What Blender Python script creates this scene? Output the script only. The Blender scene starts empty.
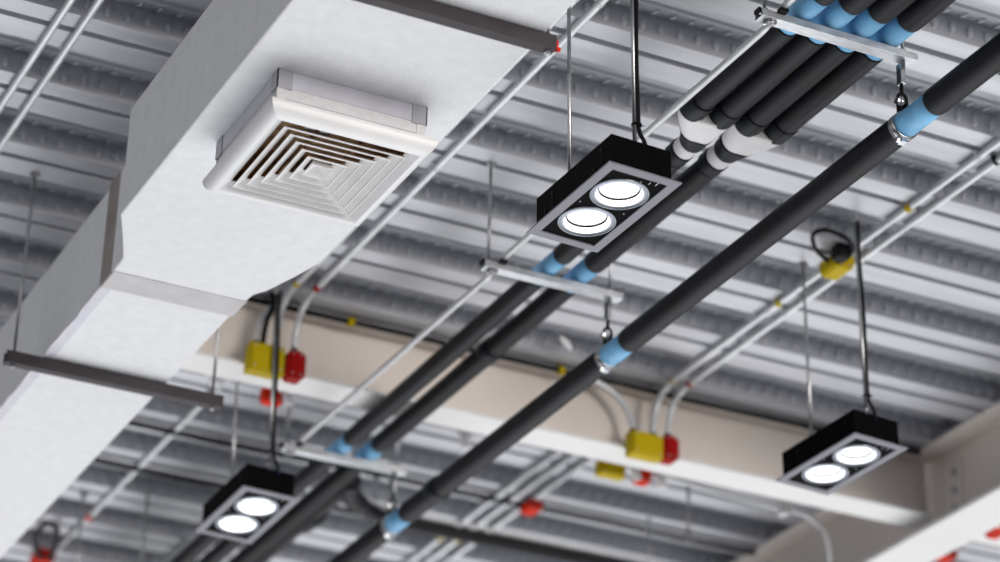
import bpy, math, random
from mathutils import Vector, Matrix
random.seed(4)
PI = math.pi
EYE = 1.6                      # camera height above the shop floor; all heights below are measured from the eye
SC = bpy.context.scene
COL = SC.collection
H = 3.4                        # underside of the metal deck

# ------------------------------------------------------------------ materials
def mat(name, col, rough=.5, metal=0., var=0., vscale=8., bump=0., bscale=60., stretch=None, col2=None, spec=None):
    m = bpy.data.materials.new(name); m.use_nodes = True
    nt = m.node_tree; b = nt.nodes['Principled BSDF']
    b.inputs['Base Color'].default_value = (*col, 1)
    b.inputs['Roughness'].default_value = rough
    b.inputs['Metallic'].default_value = metal
    if spec is not None: b.inputs['Specular IOR Level'].default_value = spec
    tc = nt.nodes.new('ShaderNodeTexCoord'); mp = nt.nodes.new('ShaderNodeMapping')
    nt.links.new(tc.outputs['Object'], mp.inputs['Vector'])
    if stretch: mp.inputs['Scale'].default_value = stretch
    if var > 0 or col2:
        n = nt.nodes.new('ShaderNodeTexNoise'); n.inputs['Scale'].default_value = vscale
        n.inputs['Detail'].default_value = 5
        nt.links.new(mp.outputs[0], n.inputs['Vector'])
        r = nt.nodes.new('ShaderNodeValToRGB')
        c2 = col2 if col2 else tuple(min(1, c * (1 + var)) for c in col)
        c1 = col if col2 else tuple(c * (1 - var) for c in col)
        r.color_ramp.elements[0].position = .35; r.color_ramp.elements[1].position = .65
        r.color_ramp.elements[0].color = (*c1, 1); r.color_ramp.elements[1].color = (*c2, 1)
        nt.links.new(n.outputs['Fac'], r.inputs['Fac']); nt.links.new(r.outputs[0], b.inputs['Base Color'])
    if bump > 0:
        n = nt.nodes.new('ShaderNodeTexNoise'); n.inputs['Scale'].default_value = bscale; n.inputs['Detail'].default_value = 4
        nt.links.new(mp.outputs[0], n.inputs['Vector'])
        bp = nt.nodes.new('ShaderNodeBump'); bp.inputs['Strength'].default_value = bump; bp.inputs['Distance'].default_value = .004
        nt.links.new(n.outputs['Fac'], bp.inputs['Height']); nt.links.new(bp.outputs[0], b.inputs['Normal'])
    return m
def glow(name, col, strength, cells=0):
    m = bpy.data.materials.new(name); m.use_nodes = True
    nt = m.node_tree; b = nt.nodes['Principled BSDF']
    b.inputs['Base Color'].default_value = (.8, .8, .8, 1)
    b.inputs['Emission Color'].default_value = (*col, 1); b.inputs['Emission Strength'].default_value = strength
    if cells:
        tc = nt.nodes.new('ShaderNodeTexCoord'); v = nt.nodes.new('ShaderNodeTexVoronoi'); v.inputs['Scale'].default_value = cells
        r = nt.nodes.new('ShaderNodeMapRange'); r.inputs['From Max'].default_value = .6
        r.inputs['To Min'].default_value = strength; r.inputs['To Max'].default_value = strength * .45
        nt.links.new(tc.outputs['Object'], v.inputs['Vector']); nt.links.new(v.outputs['Distance'], r.inputs['Value'])
        nt.links.new(r.outputs[0], b.inputs['Emission Strength'])
    return m
M_ = {}
M_['deck'] = mat('galvanised_deck', (.50, .51, .54), .40, .35, var=.10, vscale=3, stretch=(.6, 6, 6), bump=.12, bscale=40, spec=.3)
M_['zinc'] = mat('zinc_plated_steel', (.46, .47, .48), .28, .95, var=.18, vscale=25, bump=.1)
M_['strut'] = mat('galvanised_channel', (.52, .54, .56), .42, .6, var=.15, vscale=30, stretch=(1, 4, 4))
M_['tube'] = mat('brushed_tube', (.58, .59, .60), .4, .35, var=.1, vscale=20, stretch=(6, 1, 6))
M_['conduit'] = mat('grey_conduit', (.66, .68, .70), .33, .35, var=.06, vscale=12)
M_['lag'] = mat('white_foil_lagging', (.80, .81, .83), .62, 0, var=.03, vscale=30, bump=.55, bscale=170)
M_['tape'] = mat('grey_foil_tape', (.47, .455, .46), .45, .2, var=.08, vscale=14)
M_['tapebrown'] = mat('brown_grey_tape', (.30, .26, .235), .5, .1, var=.12, vscale=10)
M_['tapelilac'] = mat('lilac_tape', (.60, .60, .66), .5, .1, var=.05, vscale=20)
M_['corner'] = mat('corner_bracket', (.42, .42, .46), .5, .2, var=.08, vscale=20)
M_['neck'] = mat('neck_board', (.72, .71, .72), .7, 0, var=.05, vscale=60, bump=.2, bscale=200)
M_['enamel'] = mat('white_enamel', (.83, .835, .84), .35, 0, var=.02, vscale=10)
M_['dusty'] = mat('dusty_enamel', (.86, .86, .865), .4, 0, col2=(.80, .785, .77), vscale=18)
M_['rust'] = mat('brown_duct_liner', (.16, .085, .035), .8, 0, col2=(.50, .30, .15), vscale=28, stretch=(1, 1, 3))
M_['foam'] = mat('black_foam_insulation', (.0055, .006, .0085), .5, 0, var=.3, vscale=9, bump=.15, bscale=30, spec=.24)
M_['foamjoint'] = mat('black_foam_sleeve', (.007, .009, .013), .45, 0, var=.2, vscale=9, spec=.2)
M_['white'] = mat('white_wrap', (.76, .75, .755), .6, 0, var=.05, vscale=15, bump=.2)
M_['blue'] = mat('blue_pipe_support', (.20, .50, .80), .45, 0, var=.12, vscale=16)
M_['black'] = mat('black_powder_coat', (.0025, .0025, .003), .6, 0, var=.2, vscale=30, spec=.03)
M_['rim'] = mat('grey_frame_paint', (.20, .20, .235), .5, .1, var=.05, vscale=20)
M_['ring'] = mat('silver_ring', (.35, .38, .43), .35, .6)
M_['darkbar'] = mat('dark_primer', (.040, .033, .038), .65, .1, var=.12, vscale=14)
M_['cable'] = mat('black_cable', (.006, .006, .007), .5, spec=.12)
M_['wire'] = mat('blue_wire', (.05, .14, .40), .5)
M_['yellow'] = mat('yellow_plastic', (.52, .385, .0), .5, 0, var=.05, vscale=9, spec=.12)
M_['red'] = mat('red_plastic', (.34, .003, .002), .5, 0, var=.05, vscale=9, spec=.1)
M_['orange'] = mat('orange_red_plastic', (.72, .03, .008), .6, 0, spec=.08)
M_['beam'] = mat('cream_beam_paint', (.80, .735, .68), .5, 0, var=.04, vscale=3)
M_['flange'] = mat('white_beam_paint', (.84, .83, .82), .45, 0, var=.02, vscale=4)
M_['slab'] = mat('concrete_slab', (.35, .35, .35), .9, 0, var=.1)
M_['led'] = glow('led_lens', (.88, .95, 1), 1.5, cells=170)
M_['bowl'] = mat('reflector_bowl', (.92, .93, .95), .25, .3)
M_['bowlglow'] = glow('glowing_reflector', (.93, .97, 1), 1.6)  # reflector wall emits, standing in for lamp light bouncing off it

# ------------------------------------------------------------------ mesh collector (absolute points; shifted to the part's base when built)
class MB:
    def __init__(s): s.v = []; s.f = []; s.sm = []
    def add(s, vs, fs, smooth=False):
        o = len(s.v); s.v += [Vector(p) for p in vs]
        s.f += [tuple(i + o for i in f) for f in fs]; s.sm += [smooth] * len(fs); return s
    def box(s, a, b):
        x0, y0, z0 = a; x1, y1, z1 = b
        return s.add([(x0,y0,z0),(x1,y0,z0),(x1,y1,z0),(x0,y1,z0),(x0,y0,z1),(x1,y0,z1),(x1,y1,z1),(x0,y1,z1)],
                     [(3,2,1,0),(4,5,6,7),(0,1,5,4),(1,2,6,5),(2,3,7,6),(3,0,4,7)])
    def cbox(s, c, d): return s.box([c[i] - d[i] / 2 for i in range(3)], [c[i] + d[i] / 2 for i in range(3)])
    def tube(s, path, r, n=14, caps=True):
        P = [Vector(p) for p in path]; R = r if isinstance(r, (list, tuple)) else [r] * len(P)
        t0 = next((P[i+1] - P[i]).normalized() for i in range(len(P)-1) if (P[i+1] - P[i]).length > 1e-6)
        last = t0
        u = t0.orthogonal().normalized(); rings = []
        for i, p in enumerate(P):
            if i == 0: t = t0
            else:
                t = (P[i] - P[i-1]).normalized()
                if i < len(P) - 1: t = t + (P[i+1] - P[i]).normalized()
                t = t.normalized() if t.length > 1e-6 else last
            last = t
            u = (u - t * u.dot(t)).normalized(); w = t.cross(u)
            rings.append([p + (u * math.cos(2*PI*k/n) + w * math.sin(2*PI*k/n)) * R[i] for k in range(n)])
        return s.loft(rings, caps)
    def loft(s, rings, caps=True, smooth=True, closed=True):
        n = len(rings[0]); vs = [p for r in rings for p in r]; fs = []
        for i in range(len(rings) - 1):
            for k in range(n if closed else n - 1):
                a = i*n + k; b = i*n + (k+1) % n
                fs.append((a, b, b + n, a + n))
        s.add(vs, fs, smooth)
        if caps:
            o = len(s.v) - len(vs)
            s.f.append(tuple(o + k for k in reversed(range(n)))); s.sm.append(False)
            s.f.append(tuple(o + (len(rings)-1)*n + k for k in range(n))); s.sm.append(False)
        return s
    def lathe(s, prof, c=(0, 0, 0), n=40, smooth=True):       # profile (r, z) around z through c
        rings = [[(c[0] + r*math.cos(2*PI*k/n), c[1] + r*math.sin(2*PI*k/n), c[2] + z) for k in range(n)] for r, z in prof]
        return s.loft(rings, False, smooth)
    def sqloft(s, prof, c, smooth=False):                     # rectangular rings (hx, hy, z)
        rings = [[(c[0]-hx, c[1]-hy, z), (c[0]+hx, c[1]-hy, z), (c[0]+hx, c[1]+hy, z), (c[0]-hx, c[1]+hy, z)] for hx, hy, z in prof]
        return s.loft(rings, False, smooth)
    def nut(s, p, r=.009, h=.008, axis='z', n=6):
        d = {'z': Vector((0,0,1)), 'y': Vector((0,1,0)), 'x': Vector((1,0,0))}[axis]
        p = Vector(p); o = len(s.f); s.tube([p - d*h/2, p + d*h/2], r, n)
        for i in range(o, len(s.f)): s.sm[i] = False
        return s
    def sphere(s, c, r, n=12):
        pr = [(max(1e-4, r*math.sin(PI*i/8)), -r*math.cos(PI*i/8)) for i in range(9)]
        return s.lathe(pr, c, n)
    def build(s, name, m, parent=None, bevel=0, local=False):
        base = Vector((0, 0, -EYE)) if parent is None else Vector((0,0,0))
        if parent is not None and not local:
            p = parent; base = Vector((0, 0, -EYE))
            while p is not None: base += p.location; p = p.parent
        me = bpy.data.meshes.new(name)
        me.from_pydata([v - base if not (parent is None) else v for v in s.v], [], s.f)
        me.polygons.foreach_set('use_smooth', s.sm); me.update(); me.validate()
        o = bpy.data.objects.new(name, me); COL.objects.link(o); me.materials.append(M_[m])
        if parent is not None: o.parent = parent
        else: o.location = (0, 0, EYE)
        if bevel:
            b = o.modifiers.new('bevel', 'BEVEL'); b.width = bevel; b.segments = 2; b.limit_method = 'ANGLE'
        return o
def tag(o, label=None, cat=None, group=None, kind=None):
    if label: o['label'] = label
    if cat: o['category'] = cat
    if group: o['group'] = group
    if kind: o['kind'] = kind
    return o
def thing(name, label, cat, loc, group=None):
    o = bpy.data.objects.new(name, None); COL.objects.link(o); o.empty_display_size = .05
    o.location = (loc[0], loc[1], loc[2] + EYE)
    return tag(o, label, cat, group)
ANCH = [(.014, 0), (.014, -.004), (.006, -.007), (.004, -.012)]
def solo(o, label, cat, group=None): return tag(o, label, cat, group)
def smooth_path(pts, k=6):
    P = [Vector(p) for p in pts]; out = []
    for i in range(len(P) - 1):
        a = P[max(i-1, 0)]; b = P[i]; c = P[i+1]; d = P[min(i+2, len(P)-1)]
        for j in range(k):
            t = j / k
            out.append(.5*((2*b) + (c-a)*t + (2*a-5*b+4*c-d)*t*t + (3*b-a-3*c+d)*t**3))
    out.append(P[-1]); return out

# ------------------------------------------------------------------ the setting: composite metal deck
PITCH = .335
PROF = [(0, 0), (.060, 0), (.062, .015), (.082, .015), (.084, 0), (.163, 0), (.168, .003), (.178, .068), (.283, .068), (.287, .061), (.332, .0625), (.335, 0)]
def deck():
    b = MB()
    for x0, x1, ph in ((-1.2, 2.12, 5.400 - 10*PITCH), (2.12, 7.2, 4.848 - 8*PITCH)):
        pts = []
        for k in range(27):
            for (dy, dz) in PROF[:-1]: pts.append((ph + k*PITCH + dy, H + dz))
        n = len(pts); vs = [(x0, y, z) for y, z in pts] + [(x1, y, z) for y, z in pts]
        b.add(vs, [(i, i+1, n+i+1, n+i) for i in range(n-1)])
        # pressed dimples on the web and on the upper flange
        for k in range(6, 26):
            yb = ph + k*PITCH
            if yb > 9.6: continue
            xa, xb = (.9, 2.10) if x0 < 0 else (2.14, 5.6)
            x = xa + .01
            w0 = Vector((0, yb + .332, H + .0625)); w1 = Vector((0, yb + .335, H)); t = (w1 - w0).normalized()
            nr = Vector((0, t.z, -t.y)).normalized()
            if nr.y > 0: nr = -nr
            while x < xb:
                c = (w0 + w1)/2 + Vector((x, 0, 0))
                for cc, e1, r1, e2, r2, nn, hh in ((c, Vector((1,0,0)), .0105, t, .0185, nr, .0095),
                                      (Vector((x + .02, yb + .312, H + .0619)), Vector((.9, .43, 0)).normalized(), .006, Vector((-.43, .9, 0)).normalized(), .015, Vector((0,0,-1)), .008)):
                    vs = []
                    for q, hq in ((1, 0), (.86, .75), (.5, .98)):
                        for a in range(8):
                            an = a*PI/4; vs.append(cc + e1*(r1*q*math.cos(an)) + e2*(r2*q*math.sin(an)) + nn*hh*hq)
                    vs.append(cc + nn*hh)
                    fs = [(i*8+a, i*8+(a+1)%8, (i+1)*8+(a+1)%8, (i+1)*8+a) for i in range(2) for a in range(8)] + [(16+a, 16+(a+1)%8, 24) for a in range(8)]
                    b.add(vs, fs, True)
                x += .0497
    b.box((-1.2, 1.9, H + .080), (7.2, 11.6, H + .20))
    return tag(b.build('ceiling', 'deck'), kind='structure')
deck()

# ------------------------------------------------------------------ painted steel beams
def beam_x():
    t = thing('steel_beam', 'cream steel I-beam with white lower flange crossing behind the pipes under the deck', 'beam', (1.955, 6.665, 3.19))
    y = 6.668; x0, x1 = 1.955, 4.668
    MB().box((x0, y-.004, 3.195), (x1, y+.004, 3.392)).build('web', 'beam', t)
    MB().box((x0, y-.057, 3.185), (x1, y+.062, 3.196)).build('lower_flange', 'flange', t, .002)
    MB().box((x0, y-.057, 3.390), (x1, y+.062, 3.3995)).build('upper_flange', 'beam', t, .002)
def beam_y():
    t = thing('steel_beam', 'deep cream steel I-beam with broad white lower flange at the lower right corner', 'beam', (4.69, 3.0, 3.12))
    x = 4.692
    MB().box((x-.005, 2.2, 3.135), (x+.005, 11, 3.39)).build('web', 'beam', t)
    MB().box((x-.088, 2.2, 3.121), (x+.088, 11, 3.136)).build('lower_flange', 'flange', t, .002)
    MB().box((x-.088, 2.2, 3.388), (x+.088, 11, 3.3995)).build('upper_flange', 'beam', t, .002)
    b = MB().box((x-.06, 6.585, 3.145), (x-.0055, 6.597, 3.345)).box((x-.0135, 6.49, 3.145), (x-.0055, 6.597, 3.345))
    p = b.build('cleat_plate', 'beam', t, .002)
    for z in (3.185, 3.245, 3.305): MB().nut((x-.018, 6.52, z), .012, .012, 'x').build('bolt', 'strut', p)
beam_x(); beam_y()

# ------------------------------------------------------------------ ventilation duct
ZB = 2.884; ZT = 3.165
t = thing('ventilation_duct', 'large white lagged rectangular air duct with grey sides running across the left', 'duct', (1.82, 5.4, ZB))
def round_rect(xa, xb, za, zb, y, r=.005, n=3):
    pts = []
    for cx, cz, a0 in ((xb-r, za+r, -PI/2), (xb-r, zb-r, 0), (xa+r, zb-r, PI/2), (xa+r, za+r, PI)):
        for k in range(n+1): a = a0 + PI/2*k/n; pts.append((cx + r*math.cos(a), y, cz + r*math.sin(a)))
    return pts
rg = [round_rect(1.575, 2.070, ZB, ZT, y) for y in (2.0, 3.0, 4.0, 4.7, 5.2, 5.36)]
rg += [round_rect(xa, xb, ZB, ZT, y) for y, xa, xb in ((5.46, 1.614, 2.048), (5.565, 1.6515, 2.016), (5.60, 1.6535, 1.996), (5.655, 1.6535, 1.992))]
MB().loft(rg, True, False).build('wide_section', 'lag', t)
MB().box((1.659, 5.6551, ZB+.002), (1.990, 9.6, ZT-.002)).build('narrow_section', 'lag', t, .004)
def wrap(y0, y1, e, xa, xb):    # a band of tape round the duct
    b = MB(); r0 = [(xa-e, y0, ZB-e), (xb+e, y0, ZB-e), (xb+e, y0, ZT+e), (xa-e, y0, ZT+e)]
    r1 = [(x, y1, z) for x, y, z in r0]
    r2 = [(xa, y1, ZB), (xb, y1, ZB), (xb, y1, ZT), (xa, y1, ZT)]; r3 = [(x, y0, z) for x, y, z in r2]
    return b.loft([r0, r1, r2, r3, r0], False, False)
wrap(5.640, 5.735, .0015, 1.6572, 1.9915).build('joint_tape', 'tape', t)
MB().box((1.6530, 5.655, ZB+.001), (1.6556, 5.74, ZT-.001)).build('side_tape', 'tapebrown', t)
b = MB().box((1.6575, 5.737, ZB+.0002), (1.682, 9.6, ZB+.003))
b.build('edge_tape', 'tapelilac', t)
b = MB()
pts = [(1.6572 + random.uniform(-.0015, .002), 5.74 + i*.03, ZB + .002) for i in range(128)]
b.tube(pts, [.0022*random.uniform(.5, 1.3) for _ in pts], 6); b.build('tape_crease', 'enamel', t)

# ------------------------------------------------------------------ square louvred diffuser
CX, CY = 1.8175, 4.757
t = thing('ceiling_diffuser', 'square white four-way louvred diffuser mounted under the white duct', 'air vent', (CX, CY, 2.768))
NX, NY = .1655, .174
nk = MB().sqloft([(NX, NY, 2.8835), (NX, NY, 2.795), (NX-.006, NY-.006, 2.795), (NX-.006, NY-.006, 2.8835)], (CX, CY)).build('neck', 'neck', t)
# taped band in four strips, corner pieces and a lower line of tape
b = MB().sqloft([(NX+.0015, NY+.0015, 2.8835), (NX+.0015, NY+.0015, 2.844), (NX, NY, 2.844)], (CX, CY)); b.build('tape_band', 'tapelilac', nk)
b = MB().sqloft([(NX+.001, NY+.001, 2.818), (NX+.001, NY+.001, 2.806), (NX, NY, 2.806)], (CX, CY)); b.build('lower_tape', 'corner', nk)
for sx in (-1, 1):
    for sy in (-1, 1):
        b = MB(); e = .004
        x0, x1 = sorted((CX + sx*(NX+e), CX + sx*(NX-.030))); y0, y1 = sorted((CY + sy*(NY+.0016), CY + sy*(NY+e)))
        b.box((x0, y0, 2.840), (x1, y1, 2.8838))
        x0, x1 = sorted((CX + sx*(NX+.0016), CX + sx*(NX+e))); y0, y1 = sorted((CY + sy*(NY+e), CY + sy*(NY-.030)))
        b.box((x0, y0, 2.840), (x1, y1, 2.8838)); b.build('corner_piece', 'corner', nk)
        b = MB(); e = .0022
        x0, x1 = sorted((CX + sx*(NX+e), CX + sx*(NX-.018))); y0, y1 = sorted((CY + sy*(NY+.0001), CY + sy*(NY+e)))
        b.box((x0, y0, 2.796), (x1, y1, 2.8399)); b.build('corner_strip', 'neck', nk)
b = MB().box((CX-NX+.001, CY-NY+.03, 2.8445), (CX-NX+.002, CY+NY-.03, 2.87))
fr = []
ox, oy = .186, .203
for i in range(9):
    a = i/8*PI/2
    fr.append((ox - .0*i - .024*(1-math.cos(a)), oy - .024*(1-math.cos(a)), 2.797 - .030*math.sin(a)))
prof = [(NX-.002, NY-.002, 2.799), (ox-.001, oy-.001, 2.799)] + fr + [(.1605, .1725, 2.7665), (.1592, .1712, 2.7670), (.1385, .1505, 2.7845), (.1395, .1515, 2.7865), (.161, .173, 2.7975)]
b = MB().sqloft(prof, (CX, CY)); b.build('frame', 'enamel', t)
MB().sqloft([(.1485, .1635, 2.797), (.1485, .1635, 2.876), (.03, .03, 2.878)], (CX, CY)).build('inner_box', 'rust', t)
for k in range(5):
    hx, hy = .1365 - .0228*k, .147 - .0235*k
    prof = [(hx, hy, 2.768), (hx-.0012, hy-.0012, 2.7715), (hx-.0215, hy-.0215, 2.7855), (hx-.0222, hy-.0222, 2.7845), (hx-.0035, hy-.0035, 2.7700), (hx-.002, hy-.002, 2.7675), (hx, hy, 2.768)]
    MB().sqloft(prof, (CX, CY)).build('louvre', 'dusty', t)
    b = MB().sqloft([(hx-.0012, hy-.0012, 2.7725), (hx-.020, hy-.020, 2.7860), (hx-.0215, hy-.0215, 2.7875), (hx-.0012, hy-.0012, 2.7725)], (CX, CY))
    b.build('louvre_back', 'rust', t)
b = MB().add([(CX-.024, CY-.026, 2.768), (CX+.024, CY-.026, 2.768), (CX+.024, CY+.026, 2.768), (CX-.024, CY+.026, 2.768), (CX, CY, 2.789)], [(0,1,4), (1,2,4), (2,3,4), (3,0,4)])
b.sqloft([(.024, .026, 2.768), (.0255, .0275, 2.769), (.012, .014, 2.796), (.001, .001, 2.797)], (CX, CY)); b.build('centre_cone', 'dusty', t)
b = MB()
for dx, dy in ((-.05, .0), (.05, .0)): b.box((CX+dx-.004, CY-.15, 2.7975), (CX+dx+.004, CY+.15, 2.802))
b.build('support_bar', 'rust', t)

# ------------------------------------------------------------------ duct hangers
def duct_hanger(y, xa, xb, xr0, xr1, label, cap):
    t = thing('duct_hanger', label, 'pipe hanger', ((xa+xb)/2, y, ZB-.02), 'dark trapeze hangers under the duct')
    zt, zb = ZB - .0005, ZB - .0335
    b = MB(); w = .014; th = .003
    sec = [(-w, zb), (w, zb), (w, zt), (w-th, zt), (w-th, zb+th), (-w+th, zb+th), (-w+th, zt), (-w, zt)]
    b.loft([[(xa, y+p, z) for p, z in sec], [(xb, y+p, z) for p, z in sec]], True, False)
    b.build('crossbar', 'darkbar', t, .0008)
    for xr in (xr0, xr1):
        r = MB().tube([(xr, y, zb-.009), (xr, y, H-.0005)], .0040, 10).build('threaded_rod', 'zinc', t)
        for zz in (zb-.003, zb+th+.004): MB().nut((xr, y, zz), .0068, .005).build('nut', 'zinc', r)
        MB().lathe(ANCH, (xr, y, H-.0004), 16).build('ceiling_anchor', 'zinc', r)
    if cap:
        MB().box((xb+.0003, y-.013, zb+.001), (xb+.004, y+.000, zt-.012)).box((xb+.0003, y-.012, zb+.001), (xb+.010, y-.004, zb+.008)).build('end_cap', 'orange', t)
duct_hanger(6.208, 1.562, 2.146, 1.584, 2.120, 'dark steel crossbar with two rods under the narrow far section of white duct', False)
duct_hanger(4.205, 1.525, 2.094, 1.545, 2.080, 'dark steel crossbar with red end under the white duct at top of picture', True)

# ------------------------------------------------------------------ pipe trapeze hangers
ZC = 3.095; CT = 3.113
def pipe_hanger(y, label):
    t = thing('pipe_hanger', label, 'pipe hanger', (2.79, y, ZC), 'galvanised channel hangers across the pipes')
    xa, xb = 2.592, 2.985; w = .0155; th = .0022
    sec = [(-w, CT), (-w, ZC), (w, ZC), (w, CT), (w-.005, CT), (w-.005, CT-th), (w-th, CT-th), (w-th, ZC+th), (-w+th, ZC+th), (-w+th, CT-th), (-w+.005, CT-th), (-w+.005, CT)]
    b = MB().loft([[(xa, y+p, z) for p, z in sec], [(xb, y+p, z) for p, z in sec]], True, False)
    b.build('channel', 'strut', t, .0006)
    for xr in (2.606, 2.956):
        zb = ZC - .012 if xr < 2.7 else ZC - .02
        r = MB().tube([(xr, y, zb), (xr, y, H-.0005)], .004, 10).build('threaded_rod', 'zinc', t)
        MB().nut((xr, y, CT+.004), .009, .007).build('nut', 'zinc', r)
        MB().lathe(ANCH, (xr, y, H-.0004), 16).build('ceiling_anchor', 'zinc', r)
    MB().lathe([(.0005, -.010), (.006, -.010), (.0075, -.007), (.0075, -.0035), (.0125, -.0035), (.0125, 0), (.0005, 0)], (2.622, y, ZC), 20).nut((2.622, y, ZC-.006), .0085, .006).build('bolt', 'zinc', t)
    MB().box((2.628, y-.032, CT-.004), (2.647, y-.016, CT+.004)).build('tube_bracket', 'cable', t)
    MB().box((2.585, y-.012, CT-.008), (2.5915, y+.008, CT+.002)).build('end_cap', 'cable', t)
for y, l in ((4.232, 'galvanised channel hanger carrying four black pipes at top right'),
             (5.580, 'galvanised channel hanger carrying two black pipes beyond the central spotlight box'),
             (6.930, 'farthest galvanised channel hanger under two pipes near the lower left spotlight box')):
    pipe_hanger(y, l)

# ------------------------------------------------------------------ insulated pipes
ZP = 3.143
def pipe_thing(x, y0, y1, r, saddles, label, z=ZP, joints=(), grp=None, span=(.082, .055)):
    t = thing('insulated_pipe', label, 'pipe', (x, y0, z), grp)
    cuts = []
    for s in saddles: cuts.append((s-span[0], s+span[1]))
    ys = [y0] + [c for s in cuts for c in s] + [y1]
    for i in range(0, len(ys), 2):
        a, b_ = ys[i], ys[i+1]
        if b_ <= a: continue
        e = .0012
        prof = [(a, r-.006), (a, r-e), (a+.006, r)]
        n = max(2, int((b_-a)/.12))
        for k in range(1, n): prof.append((a + (b_-a)*k/n, r + random.uniform(-.0006, .0006)))
        prof += [(b_-.006, r), (b_, r-e), (b_, r-.006)]
        b = MB(); b.tube([(x, p, z) for p, _ in prof], [q for _, q in prof], 32); b.build('foam_insulation', 'foam', t)
    for a, b_ in cuts:
        MB().tube([(x, a-.004, z), (x, b_+.004, z)], r-.0025, 32).build('saddle_block', 'blue', t)
    for j in joints:
        MB().tube([(x, j-.03, z), (x, j-.026, z), (x, j+.026, z), (x, j+.03, z)], [r+.0005, r+.004, r+.004, r+.0005], 32).build('joint_sleeve', 'foamjoint', t)
    return t
G4 = 'four parallel pipes on the nearest channel hanger'
for i, (x, l) in enumerate(((2.698, 'black insulated pipe, leftmost of four on the top right hanger'), (2.771, 'black insulated pipe, second from left of four on the top right hanger'),
              (2.844, 'black insulated pipe, third from left of four on the top right hanger'), (2.917, 'black insulated pipe, rightmost of four on the top right hanger'))):
    pipe_thing(x, 2.6, 4.66, .0325 if i else .029, (4.232,), l, z=CT + (.030 if i else .0275), grp=G4)
def wye(xa, xb, xc, rc, label):
    t = thing('pipe_wye', label, 'pipe fitting', (xc, 4.78, ZP))
    for x in (xa, xb):
        MB().tube([(x, 4.648, ZP), (x, 4.652, ZP), (x, 4.700, ZP), (x, 4.706, ZP)], [.033, .0355, .0355, .034], 32).build('inlet_sleeve', 'foamjoint', t)
    def ring(y):
        u = min(1, max(0, (y - 4.69) / .17)); u = u*u*(3-2*u)
        c = (1-u)*(xa+xb)/2 + u*xc; hw = (1-u)*(abs(xb-xa)/2) ; r = .033*(1-u) + rc*u
        return c, hw, r
    def band(y0, y1, e, name, m):
        rings = []
        for i in range(7):
            y = y0 + (y1-y0)*i/6; c, hw, r = ring(y); r += e; pts = []
            for k in range(40):
                a = 2*PI*k/40; cx = c + (hw if math.cos(a) >= 0 else -hw)
                pts.append((cx + r*math.cos(a), y, ZP + r*math.sin(a)))
            rings.append(pts)
        MB().loft(rings, True, True).build(name, m, t)
    band(4.695, 4.790, .001, 'white_wrap', 'white')
    band(4.7895, 4.838, .0025, 'black_band', 'foamjoint')
    band(4.8375, 4.878, .0012, 'white_wrap', 'white')
    band(4.8775, 4.915, .0035, 'outlet_sleeve', 'foamjoint')
wye(2.698, 2.771, 2.774, .027, 'black wye fitting with white wraps joining the two left pipes beside the spotlight box')
wye(2.844, 2.917, 2.866, .029, 'black wye fitting with white wraps joining the two right pipes, right of its twin')
G2 = 'two parallel pipes after the wye fittings'
pipe_thing(2.774, 4.9155, 10.2, .0272, (5.580, 6.930), 'black insulated pipe, left of the parallel pair passing behind the central spotlight box', z=CT+.0262, grp=G2)
pipe_thing(2.866, 4.9155, 10.2, .0295, (5.580, 6.930), 'black insulated pipe, right of the parallel pair passing behind the central spotlight box', z=CT+.0272, joints=(6.10,), grp=G2)
pipe_thing(2.700, 7.62, 10.2, .027, (), 'black insulated pipe showing below the lower left spotlight box, left of the parallel pair', z=3.146)
pipe_thing(2.956, 2.6, 10.2, .0315, (4.190, 5.545, 6.895), 'long single black insulated pipe running diagonally across the middle of the picture', z=2.935, joints=(6.62,), span=(.065, .055))

def pipe_clamp(y, label):
    x, z, r = 2.956, 2.935, .0315
    t = thing('pipe_clamp', label, 'pipe clamp', (x, y, z+r), 'clamps holding the single pipe')
    MB().tube([(x, y-.010, z), (x, y-.010, z), (x, y+.010, z), (x, y+.010, z)], [r-.004, r+.0015, r+.0015, r-.004], 36).build('clamp_ring', 'zinc', t)
    MB().cbox((x-.004, y, z-r-.005), (.014, .018, .010)).nut((x-.014, y, z-r-.005), .006, .012, 'x').build('ring_lug', 'zinc', t)
    zt = z + r
    b = MB().box((x-.006, y-.009, ZC-.055), (x+.006, y+.009, ZC-.004)); b.build('coupler', 'zinc', t, .001)
    b = MB().tube([(x, y, ZC-.056), (x, y, zt+.046)], .0045, 10)
    b.tube([(x + .011*math.cos(a*PI/8), y, zt+.038 + .013*math.sin(a*PI/8)) for a in range(17)], .0035, 8)
    b.cbox((x+.007, y, zt+.016), (.006, .018, .034)).cbox((x-.008, y, zt+.016), (.004, .016, .030)); b.build('swivel_link', 'cable', t)
    MB().sphere((x-.009, y-.008, zt+.024), .0095).nut((x-.016, y-.008, zt+.024), .008, .010, 'x').build('swivel_ball', 'zinc', t)
pipe_clamp(4.243, 'steel pipe clamp on blue band hanging from the top right channel hanger')
pipe_clamp(5.592, 'steel pipe clamp on blue band at the centre of the picture')
pipe_clamp(6.942, 'steel pipe clamp on blue band at bottom left of centre, out of focus')

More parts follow.
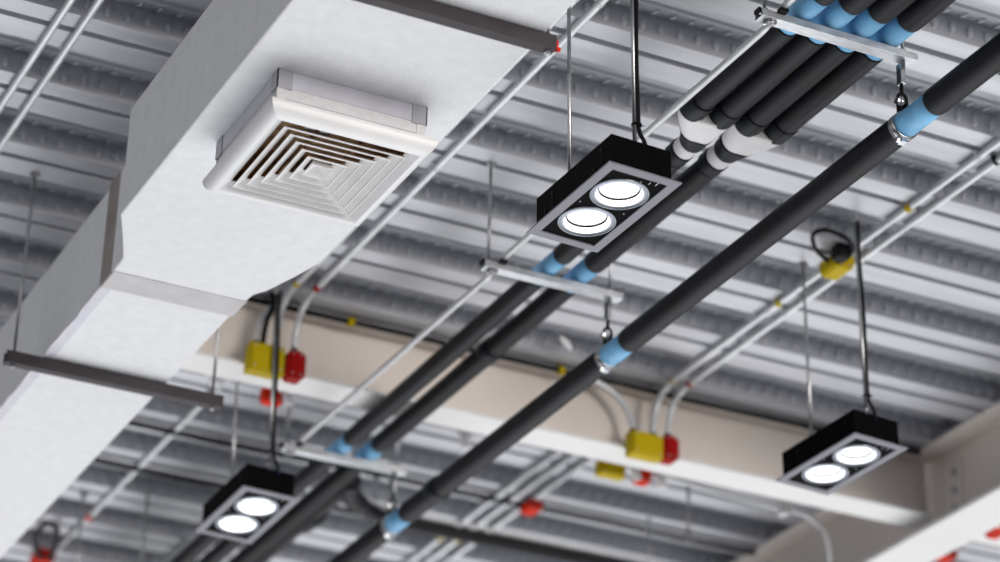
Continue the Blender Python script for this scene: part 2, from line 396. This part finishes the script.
# elbowed branch pipe
t = thing('branch_pipe', 'thin black insulated branch pipe bending off near the bottom and running right below the beam', 'pipe', (2.96, 7.3, 3.17))
MB().tube([(2.935, 7.22, 3.178), (2.937, 7.35, 3.172), (2.938, 10.2, 3.165)], .026, 24).build('foam_insulation', 'foam', t)
pth = smooth_path([(2.94, 7.24, 3.180), (2.965, 7.315, 3.176), (3.03, 7.385, 3.172), (3.12, 7.435, 3.168), (3.26, 7.45, 3.166), (3.6, 7.45, 3.166), (4.58, 7.45, 3.166)])
MB().tube(pth, [.033 if i < 13 else (.027 if i < 18 else .021) for i in range(len(pth))], 20).build('elbow_insulation', 'foam', t)
MB().tube([(2.950, 7.52, 3.17), (2.950, 7.55, 3.17), (2.950, 7.60, 3.17), (2.950, 7.63, 3.17)], [.027, .031, .031, .027], 24).build('joint_sleeve', 'foamjoint', t)
for x in (3.16, 4.10):
    MB().tube([(x, 7.45, 3.14), (x, 7.45, H-.0005)], .004, 8).build('hanger_rod', 'zinc', t)
o = MB().tube([(p[0], p[1]-.012, p[2]+.029) for p in pth], .0075, 12).build('grey_conduit', 'conduit')
solo(o, 'light grey conduit following the top of the thin black branch pipe', 'conduit')

# ------------------------------------------------------------------ brace tubes between the hangers
def brace(y0, y1, label):
    x0, z = 2.622, ZC - .0105
    t = thing('brace_tube', label, 'tube', (x0, y0, z), 'slim tubes bracing the channel hangers')
    b = MB().tube([(2.616, y0-.006, z+.002), (2.616, y0+.012, z), (2.617, y0+.035, z), (2.637, y1-.050, CT+.010), (2.638, y1-.030, CT+.010)], [.0062, .0078, .0082, .0082, .0075], 16)
    b.build('tube', 'tube', t)
brace(4.232, 5.580, 'slim bare metal tube from the top right hanger to the middle hanger')
brace(5.580, 6.930, 'slim bare metal tube from the middle hanger to the farthest hanger')
brace(2.8, 4.232, 'slim bare metal tube running up out of the picture from the top right hanger')

# ------------------------------------------------------------------ twin spotlights
def twin_spot(loc, rot, near, far, cable, label):
    t = thing('twin_spotlight', label, 'spotlight', loc, 'black twin spotlight boxes hung from the deck')
    L, W, h, ix = .336, .173, .080, .0155
    R = tuple(math.radians(a) for a in rot)
    def part(b, name, m, par=t, bevel=0):
        o = b.build(name, m, par, bevel, local=True)
        if par is t: o.rotation_euler = R
        return o
    bx, by = W/2-ix, L/2-ix
    b = MB().sqloft([(bx, by, .004), (bx, by, h), (.0001, .0001, h), ], (0, 0))
    b.sqloft([(bx-.002, by-.002, .004), (bx-.002, by-.002, h-.003), (.0001, .0001, h-.003)], (0, 0))
    hs = part(b, 'housing', 'black')
    # keyhole slots and small screws on the long sides
    for sx in (-1, 1):
        for yy in (-.115, .085):
            d = MB().cbox((sx*(bx+.0006), yy, .045), (.0012, .003, .034)).nut((sx*(bx+.001), yy, .060), .0045, .0022, 'x', 12)
            part(d, 'keyhole_slot', 'cable', hs)
            part(MB().nut((sx*(bx+.001), yy+.03, .030), .0035, .003, 'x', 12), 'side_screw', 'cable', hs)
    fw = .021
    b = MB().sqloft([(W/2-.001, L/2-.001, .0045), (W/2, L/2, .003), (W/2, L/2, .0005), (W/2-.0008, L/2-.0008, 0), (W/2-fw, L/2-fw, 0), (W/2-fw-.0005, L/2-fw-.0005, .001), (W/2-fw-.0005, L/2-fw-.0005, .0042), (W/2-fw+.001, L/2-fw+.001, .0042), (W/2-fw+.001, L/2-fw+.001, .0045), (W/2-.001, L/2-.001, .0045)], (0, 0))
    part(b, 'frame', 'rim')
    # black face plate with two round holes
    zf = .0035; b = MB(); rh = .0612; px, py = W/2-fw, L/2-fw
    cs = (-.0655, .0655); n = 40
    for cy in cs:
        y0, y1 = (-py, 0) if cy < 0 else (0, py)
        inner = []; outer = []
        for k in range(n):
            a = 2*PI*k/n; c_, s_ = math.cos(a), math.sin(a); inner.append((rh*c_, cy + rh*s_, zf))
            sc = min(px/abs(c_) if abs(c_) > 1e-6 else 9, ((y1-cy) if s_ > 0 else (cy-y0))/abs(s_) if abs(s_) > 1e-6 else 9)
            outer.append((sc*c_, cy + sc*s_, zf))
        b.loft([outer, inner], False, False)
    part(b, 'face_plate', 'black')
    for x, y in ((.012, -.128), (-.055, .0), (.05, .0)): part(MB().sphere((x, y, zf-.0005), .0022, 8), 'screw', 'zinc')
    for x, y, l in ((.045, -.137, .012), (.030, -.134, .008)): part(MB().cbox((x, y, zf-.001), (.0015, l, .002)), 'spring_clip', 'zinc')
    for cy in cs:
        lp = part(MB().lathe([(.0612, .0035), (.0612, .0002), (.0596, -.0004), (.0590, .0010), (.0570, .0045), (.0556, .0045)], (0, cy, 0), 48), 'lamp_ring', 'ring')
        part(MB().lathe([(.0558, .0040), (.0515, .0012), (.0495, .0014)], (0, cy, 0), 48), 'inner_ring', 'ring', lp)
        part(MB().lathe([(.0495, .0016), (.0480, .005), (.0440, .0125)], (0, cy, 0), 48), 'reflector', 'bowlglow', lp)
        part(MB().lathe([(.0441, .0125), (.0415, .0127), (.0417, .0161)], (0, cy, 0), 48), 'shade_ring', 'black', lp)  # black ring draws the crescent of shade at the reflector's edge
        part(MB().lathe([(.0418, .0160), (.023, .0192), (.0002, .0202)], (0, cy, 0), 48), 'led_lens', 'led', lp)
        part(MB().lathe([(.0585, .0045), (.055, .050), (.001, .050)], (0, cy, 0), 32), 'lamp_back', 'black', lp)
    # suspension rods (plumb) and the feed cable
    def rel(p): return (p[0]-loc[0], p[1]-loc[1], p[2]-loc[2])
    for (x, y), nm in ((near, 'near'), (far, 'far')):
        zt = h - .004
        r = MB().tube([(x-loc[0]+.015, y-loc[1], zt - math.sin(-R[0])*(y-loc[1])*1.0), (x-loc[0], y-loc[1], H-loc[2]-.0005)], .0042, 10).build('suspension_rod', 'zinc', t, local=True)
        MB().nut((x-loc[0]+.0148, y-loc[1], h+.006 + math.sin(R[0])*(y-loc[1])), .009, .007).build('nut', 'zinc', r, local=True)
        MB().lathe(ANCH, (x-loc[0], y-loc[1], H-loc[2]-.0004), 16).build('ceiling_anchor', 'zinc', r, local=True)
    x, y = near[0]-loc[0], near[1]-loc[1]; top = H-loc[2]; pts = []
    for i in range(13):
        u = i/12; pts.append((x + .0085 + .014*(1-u) + .0015*math.sin(u*9+loc[0]), y - .001, h + .05 + (top-h-.055)*u))
    pts = [(x+.038, y-.004, h-.002), (x+.036, y-.004, h+.018), (x+.027, y-.002, h+.036)] + pts
    c = MB().tube(smooth_path(pts, 3), .0046, 10).build('feed_cable', 'cable', t, local=True)
    MB().tube([(x+.044, y, h-.002), (x+.043, y, h+.016), (x+.032, y, h+.034)], .0016, 6).build('blue_wire', 'wire', c, local=True)
    MB().tube([(x+.019, y, h+.055), (x+.019, y, h+.059)], .0115, 12).tube([(x+.029, y-.002, h+.057), (x+.035, y-.004, h+.057)], .001, 6).build('cable_tie', 'cable', c, local=True)
    return t
twin_spot((2.323, 4.4207, 2.655), (-2.1, 0, 3.0), (2.312, 4.292), (2.307, 4.57), 1, 'black twin spotlight box with lit round lamps, nearest and largest, centre top')
twin_spot((2.4128, 6.692, 2.771), (-3.6, .6, 2.4), (2.399, 6.541), (2.398, 6.83), 1, 'black twin spotlight box with lit round lamps at the lower left')
twin_spot((3.6126, 5.5332, 2.7515), (-3.2, 0, 5.5), (3.583, 5.385), (3.605, 5.68), 1, 'black twin spotlight box with lit round lamps at right, in front of cream beam')

# ------------------------------------------------------------------ conduits
ZK = H - .0115
def conduit(name, pts, label, cat='conduit', clips=(), r=.0095, bands=(), m='conduit', grp=None):
    t = thing(name, label, cat, pts[0], grp)
    MB().tube(pts, r, 14).build('tube', m, t)
    for y in clips:
        x, z = pts[0][0], pts[0][2]
        MB().box((x-.015, y-.006, z+r*.6), (x+.015, y+.006, H-.0003)).tube([(x, y-.006, z), (x, y+.006, z)], r+.0012, 14).build('clip', 'cable' if abs(x-3.716) < .001 and abs(y-4.93) < .01 else 'conduit', t)
    for p, q, c in bands:
        MB().tube([p, q], r+.0018, 14).build('colour_band', c, t)
    return t
GC = 'galvanised conduits fixed under the deck'
conduit('conduit', [(1.455, 2.4, ZK), (1.455, 9.8, ZK)], 'straight grey conduit at the top left corner, right of its twin', clips=(3.6, 4.9, 7.2), grp=GC)
conduit('conduit', [(1.396, 2.4, ZK), (1.396, 9.8, ZK)], 'straight grey conduit at the top left corner, left of its twin', clips=(3.6, 4.9, 7.2), grp=GC)
def bend_down(x, y0, y1, xb, zb):
    P = [(x, y0, ZK), (x, y1-.06, ZK)]
    a = [Vector((x, y1-.06, ZK)), Vector((x, y1+.03, ZK)), Vector((xb, 6.590, ZK-.04)), Vector((xb, 6.590, zb))]
    for i in range(1, 11):
        u = i/10; P.append(tuple(a[0]*(1-u)**3 + 3*a[1]*u*(1-u)**2 + 3*a[2]*u*u*(1-u) + a[3]*u**3))
    return P
P = bend_down(2.424, 2.4, 6.52, 2.424, 3.25)
conduit('conduit', P, 'grey conduit beside the white duct edge, bending down into the left yellow box', clips=(3.7, 4.75, 5.65), bands=[((2.424, 6.44, ZK), (2.424, 6.455, ZK), 'yellow')], grp=GC)
P = bend_down(2.484, 2.4, 6.52, 2.480, 3.25)
conduit('conduit', P, 'grey conduit right of the white duct, bending down into the left red box', clips=(3.7, 4.75, 5.65), bands=[((2.484, 6.43, ZK), (2.484, 6.455, ZK), 'red')], grp=GC)
P = bend_down(3.662, 2.4, 6.54, 3.640, 3.23)
conduit('conduit', P, 'grey conduit at right with yellow bands, bending into the right yellow box', clips=(3.9, 4.93, 5.95), bands=[((3.662, 5.235, ZK), (3.662, 5.255, ZK), 'yellow'), ((3.662, 5.885, ZK), (3.662, 5.905, ZK), 'yellow'), ((3.662, 6.50, ZK), (3.662, 6.515, ZK), 'yellow')], grp=GC)
P = bend_down(3.716, 2.4, 6.54, 3.690, 3.23)
conduit('conduit', P, 'grey conduit at right of the yellow-banded one, bending into the right red box', clips=(3.9, 4.93, 5.95), bands=[((3.716, 6.49, ZK), (3.716, 6.51, ZK), 'red')], grp=GC)
t = thing('conduit', 'short curved grey conduit dropping from the left into the right yellow box', 'conduit', (3.40, 6.6, ZK-.02), GC)
MB().tube(smooth_path([(3.36, 6.60, 3.385), (3.43, 6.597, 3.378), (3.50, 6.595, 3.352), (3.546, 6.593, 3.310), (3.568, 6.590, 3.262), (3.572, 6.590, 3.225)], 5), .0095, 12).build('tube', 'conduit', t)
t = thing('conduit', 'short curved grey conduit behind the left yellow box', 'conduit', (2.366, 6.6, 3.24), GC)
MB().tube(smooth_path([(2.366, 6.590, 3.24), (2.370, 6.592, 3.30), (2.386, 6.595, 3.345), (2.41, 6.58, 3.38), (2.42, 6.545, 3.388)], 5), .008, 12).build('tube', 'conduit', t)
for x, y0, l, bd in ((3.608, 6.80, 'leftmost of three grey conduits beyond the cream beam', [((3.608, 8.02, ZK), (3.608, 8.04, ZK), 'yellow')]),
                 (3.664, 6.80, 'middle of three grey conduits beyond the cream beam', [((3.664, 8.0, ZK), (3.664, 8.02, ZK), 'yellow')]),
                 (3.724, 6.80, 'rightmost of three grey conduits beyond the cream beam, with red box', [((3.724, 7.95, ZK), (3.724, 7.97, ZK), 'red')])):
    conduit('conduit', [(x, y0, ZK), (x, 10.0, ZK)], l, clips=(7.05, 8.3), r=.011, bands=bd, grp='three conduits beyond the beam')
conduit('conduit', [(2.484, 6.80, ZK), (2.484, 10, ZK)], 'grey conduit right of the duct at lower left with small red clip', clips=(7.15, 8.1), bands=[((2.484, 8.44, ZK), (2.484, 8.475, ZK), 'orange')], grp=GC)
conduit('conduit', [(2.868, 8.30, ZK), (2.868, 10, ZK)], 'grey conduit showing at the bottom edge left of the lower left spotlight box', clips=(9.3,), r=.013, grp=GC)

# ------------------------------------------------------------------ junction boxes
def jbox(c, d, color, label, glands=(), chamfer=0, name='junction_box', rim=True, grp=None):
    t = thing(name, label, 'electrical box', (c[0], c[1], c[2]), grp)
    x, y, z = c; w, dp, h = d
    if chamfer:
        pts = [(-w/2+chamfer, -h/2), (w/2-chamfer, -h/2), (w/2, -h/2+chamfer), (w/2, h/2-chamfer), (w/2-chamfer, h/2), (-w/2+chamfer, h/2), (-w/2, h/2-chamfer), (-w/2, -h/2+chamfer)]
        MB().loft([[(x+a, y-dp/2, z+b) for a, b in pts], [(x+a, y+dp/2, z+b) for a, b in pts]], True, False).build('box_body', color, t, .003)
    else: MB().cbox(c, d).build('box_body', color, t, .005)
    ld = MB().cbox((x, y-dp/2-.003, z), (w*.90 if not chamfer else w*.62, .006, h*.90 if not chamfer else h*.8)).build('lid', color, t, .002)
    for a in (-1, 1):
        for b in (-1, 1): MB().nut((x + a*w*(.36 if not chamfer else .22), y-dp/2-.0065, z + b*h*.36), .003, .002, 'y', 10).build('screw', 'zinc', ld)
    for gx in glands:
        MB().tube([(gx, 6.590 if y < 6.65 else y, z+h/2-.002), (gx, 6.590 if y < 6.65 else y, z+h/2+.014)], [.013, .011], 12).build('gland', 'cable', t)
    return t
jbox((2.392, 6.583, 3.196), (.106, .046, .088), 'yellow', 'yellow junction box on the cream beam at the left, partly behind a rod', (2.366, 2.424))
jbox((2.481, 6.585, 3.197), (.058, .044, .086), 'red', 'red junction box on the cream beam beside the left yellow box', (2.480,), .012)
jbox((3.606, 6.583, 3.190), (.108, .046, .076), 'yellow', 'yellow junction box on the cream beam right of centre', (3.572, 3.640))
jbox((3.688, 6.585, 3.197), (.056, .044, .080), 'red', 'red junction box on the cream beam right of centre, beside the yellow one', (3.690,), .012)
jbox((3.640, 6.860, 3.222), (.090, .040, .048), 'yellow', 'small yellow box on the far side under the beam, below the right yellow box')
jbox((3.752, 6.862, 3.222), (.050, .040, .046), 'orange', 'small orange-red box on the far side under the beam, below the right red box', chamfer=.008)
jbox((2.525, 6.862, 3.226), (.064, .040, .052), 'orange', 'small red box under the beam behind the left rod and cable', chamfer=.008)
def cuff(c, label):
    o = MB().tube([(c[0]-.020, c[1], c[2]+.018), (c[0]+.004, c[1], c[2]), (c[0]+.014, c[1]+.004, c[2]-.034)], [.014, .016, .013], 14).build('cable_gland', 'white')
    solo(o, label, 'cable gland')
cuff((3.716, 6.845, 3.236), 'white gland between the small yellow and orange-red boxes under the beam')
cuff((3.805, 6.845, 3.226), 'white gland right of the small orange-red box under the beam')
cuff((2.555, 6.835, 3.232), 'white gland at the small red box behind the left cable')
jbox((3.728, 7.58, 3.366), (.055, .070, .036), 'orange', 'orange-red box on the conduits left of the bottom centre', chamfer=.008)
MB_ = jbox((2.450, 8.87, 3.364), (.065, .10, .045), 'orange', 'orange-red box with black cable loop at the bottom left corner', chamfer=.008)
def loop(name, pts, r, label, k=6):
    o = MB().tube(smooth_path(pts, k), r, 10).build(name, 'cable'); return solo(o, label, 'cable')
loop('cable_loop', [(2.44, 8.84, 3.350), (2.395, 8.76, 3.350), (2.355, 8.65, 3.352), (2.345, 8.54, 3.355), (2.368, 8.505, 3.355), (2.404, 8.56, 3.355), (2.445, 8.72, 3.352), (2.462, 8.83, 3.350)], .010, 'black looped cable above the red box at the bottom left')
yb = jbox((3.650, 5.580, 3.362), (.062, .078, .050), 'yellow', 'yellow box on the deck behind the rod of the right spotlight box', chamfer=.010)
loop('cable_loop', [(3.655, 5.535, 3.370), (3.650, 5.500, 3.372), (3.615, 5.462, 3.374), (3.568, 5.444, 3.376), (3.523, 5.442, 3.376), (3.512, 5.478, 3.376), (3.550, 5.532, 3.372), (3.590, 5.560, 3.368), (3.616, 5.572, 3.366)], .0065, 'black looped cable beside the yellow box under the deck')
o = MB().cbox((3.622, 5.515, 3.366), (.045, .045, .045)).build('cable_plug', 'cable', None, .01); solo(o, 'black plug between the looped cable and the yellow box', 'plug')
loop('cable', [(2.384, 6.583, 3.240), (2.384, 6.580, 3.275), (2.388, 6.572, 3.32), (2.398, 6.568, 3.35), (2.396, 6.560, 3.378), (2.386, 6.55, 3.392)], .0075, 'black cable rising from the left yellow box to the deck')

# cables along the deck ribs
def rib_cable(y, x0, x1, z, r, label, bands=()):
    t = thing('ceiling_cable', label, 'cable', (x0, y, z), 'black cables running along the deck ribs')
    MB().tube([(x0 + (x1-x0)*i/12, y, z + .002*math.sin(i*2.1)) for i in range(13)], r, 8).build('cable_run', 'cable', t)
    for x in bands: MB().tube([(x-.009, y, z), (x+.009, y, z)], r+.006, 12).build('colour_band', 'yellow', t)
rib_cable(6.595, 1.975, 4.60, 3.383, .0085, 'black cable with yellow bands along the top of the cream beam', (2.650, 3.330))
rib_cable(7.605, 1.2, 4.60, 3.380, .0105, 'thin black cable under the deck beyond the cream beam, nearer of two')
rib_cable(7.950, 1.2, 4.60, 3.380, .0105, 'thin black cable under the deck beyond the cream beam, farther of two')
t = thing('flex_conduit', 'thin grey conduit with white clip drooping behind the beam and bending down at right', 'conduit', (3.8, 6.9, 3.26))
MB().tube(smooth_path([(3.55, 6.9, 3.285), (3.801, 6.9, 3.266), (3.944, 6.9, 3.252), (4.161, 6.9, 3.238), (4.282, 6.9, 3.234), (4.372, 6.9, 3.231), (4.426, 6.9, 3.192), (4.447, 6.9, 3.135), (4.450, 6.9, 3.060)], 5), .0075, 10).build('tube', 'conduit', t)
MB().cbox((4.282, 6.9, 3.232), (.026, .03, .034)).tube([(4.282, 6.9, 3.24), (4.282, 6.9, H-.0005)], .003, 8).build('clip', 'white', t)
# small fittings on the deck
for c, l in (((3.270, 6.44, H-.006), 'small white tag on the deck above the centre of the cream beam'),):
    o = MB().tube([(c[0]-.035, c[1]-.03, c[2]), (c[0], c[1], c[2]), (c[0]+.030, c[1]+.030, c[2])], [.006, .009, .006], 10).build('white_tag', 'white'); solo(o, l, 'tag')
t = thing('ceiling_socket', 'small white round fitting under the deck beyond the beam, left of the single pipe', 'fitting', (3.293, 7.195, H))
MB().lathe([(.001, -.055), (.014, -.055), (.014, -.02), (.026, -.012), (.026, -.0005)], (3.30, 7.19, H), 20).build('socket_body', 'white', t)
t = thing('ceiling_socket', 'small white round fitting under the deck near the right end of the far duct hanger', 'fitting', (2.445, 7.15, H))
MB().lathe([(.001, -.04), (.020, -.04), (.020, -.012), (.030, -.008), (.030, -.0005)], (2.445, 7.15, H), 20).build('socket_body', 'white', t)
# free hanging rods beyond the beam
for x, y, z1, l in ((2.597, 8.192, 3.08, 'thin threaded rod hanging between the duct and the lower left spotlight box'),
                 (2.409, 8.300, 3.05, 'thin threaded rod hanging beside the duct edge at bottom left'),
                 (2.440, 8.92, 3.05, 'thin threaded rod hanging next to the bottom left red box'),
                 (4.120, 7.219, 3.19, 'thin threaded rod hanging beyond the beam below the right red box'),
                 (3.200, 7.66, 3.22, 'thin threaded rod hanging between the farthest hanger and the single pipe')):
    t = thing('threaded_rod', l, 'rod', (x, y, H), 'loose threaded rods beyond the beam')
    MB().tube([(x, y, z1), (x, y, H-.0005)], .0055, 8).build('rod', 'zinc', t)
    MB().lathe([(.016, 0), (.016, -.004), (.007, -.009), (.0055, -.014)], (x, y, H-.0004), 14).build('anchor', 'zinc', t)
# beyond the deep beam
jbox((4.862, 6.585, 3.160), (.048, .036, .030), 'orange', 'orange-red box right of the deep beam, upper of two at the corner', chamfer=.008)
jbox((5.163, 7.28, 3.372), (.070, .060, .036), 'orange', 'orange-red box right of the deep beam, lower of two at the corner', chamfer=.008)
loop('cable', [(5.16, 6.76, 3.388), (5.162, 6.9, 3.386), (5.163, 7.24, 3.380)], .008, 'black cable running to the lower orange-red box at bottom right')
t = thing('steel_beam', 'white painted steel beam showing beyond the deep beam at the bottom right corner', 'beam', (5.0, 6.67, 3.19))
MB().box((4.70, 6.664, 3.196), (7.0, 6.672, 3.392)).build('web', 'beam', t)
MB().box((4.70, 6.611, 3.185), (7.0, 6.730, 3.196)).build('lower_flange', 'flange', t, .002)
MB().box((4.79, 6.611, 3.390), (7.0, 6.730, 3.3995)).build('upper_flange', 'beam', t, .002)

# ------------------------------------------------------------------ daylight and the bright shop around
w = bpy.data.worlds.new('shop_surroundings'); SC.world = w; w.use_nodes = True
nt = w.node_tree; N = nt.nodes; Lk = nt.links; N.clear()
out = N.new('ShaderNodeOutputWorld'); bg = N.new('ShaderNodeBackground'); tc = N.new('ShaderNodeTexCoord')
def lobe(d, power, col, half=False):
    v = Vector(d).normalized(); dp = N.new('ShaderNodeVectorMath'); dp.operation = 'DOT_PRODUCT'
    Lk.new(tc.outputs['Generated'], dp.inputs[0]); dp.inputs[1].default_value = v
    src = dp.outputs['Value']
    if half:
        ma = N.new('ShaderNodeMath'); ma.operation = 'MULTIPLY_ADD'; ma.inputs[1].default_value = .5; ma.inputs[2].default_value = .5
        Lk.new(src, ma.inputs[0]); src = ma.outputs[0]
    mx = N.new('ShaderNodeMath'); mx.operation = 'MAXIMUM'; mx.inputs[1].default_value = 0; Lk.new(src, mx.inputs[0])
    pw = N.new('ShaderNodeMath'); pw.operation = 'POWER'; pw.inputs[1].default_value = power; Lk.new(mx.outputs[0], pw.inputs[0])
    sc = N.new('ShaderNodeVectorMath'); sc.operation = 'SCALE'; sc.inputs[0].default_value = col; Lk.new(pw.outputs[0], sc.inputs['Scale'])
    return sc.outputs[0]
cols = [lobe((.10, .55, -.85), 4.5, (2.15, 2.16, 2.21)),   # bright floor towards the far windows
        lobe((.70, .25, -.75), 5, (.95, .95, .96)),            # windows on the right
        lobe((.25, -1, -.03), 70, (24, 22.6, 21.4)),           # narrow warm glow added behind the camera to brighten the beam web
        lobe((-.85, -.5, -.05), 60, (3.4, 3.2, 3.0)),          # weaker glow added on the left for the deep beam's web
        lobe((-.7, -.7, -.2), 1.5, (.0, .010, .035))]          # dim cool side
acc = cols[0]
for c in cols[1:]:
    a = N.new('ShaderNodeVectorMath'); a.operation = 'ADD'; Lk.new(acc, a.inputs[0]); Lk.new(c, a.inputs[1]); acc = a.outputs[0]
Lk.new(acc, bg.inputs['Color']); Lk.new(bg.outputs[0], out.inputs['Surface'])

# ------------------------------------------------------------------ camera
p, y, r = (math.radians(a) for a in (26.44339, 25.32785, 1.70420))
f = Vector((math.cos(p)*math.sin(y), math.cos(p)*math.cos(y), math.sin(p)))
rt = Vector((math.cos(y), -math.sin(y), 0)); up = rt.cross(f)
c, s = math.cos(r), math.sin(r); rt, up = rt*c + up*s, up*c - rt*s
cd = bpy.data.cameras.new('camera'); cam = bpy.data.objects.new('camera', cd); COL.objects.link(cam)
mw = Matrix((rt, up, -f)).transposed().to_4x4(); mw.translation = (0, 0, EYE); cam.matrix_world = mw
cd.sensor_width = 36; cd.lens = 2731.82/1000*36; cd.clip_end = 100
cd.dof.use_dof = True; cd.dof.focus_distance = 5.88; cd.dof.aperture_fstop = 2.1
SC.camera = cam
SC.view_settings.view_transform = 'Standard'; SC.view_settings.look = 'None'; SC.view_settings.exposure = .2; SC.view_settings.gamma = 1
SC.view_settings.use_curve_mapping = False
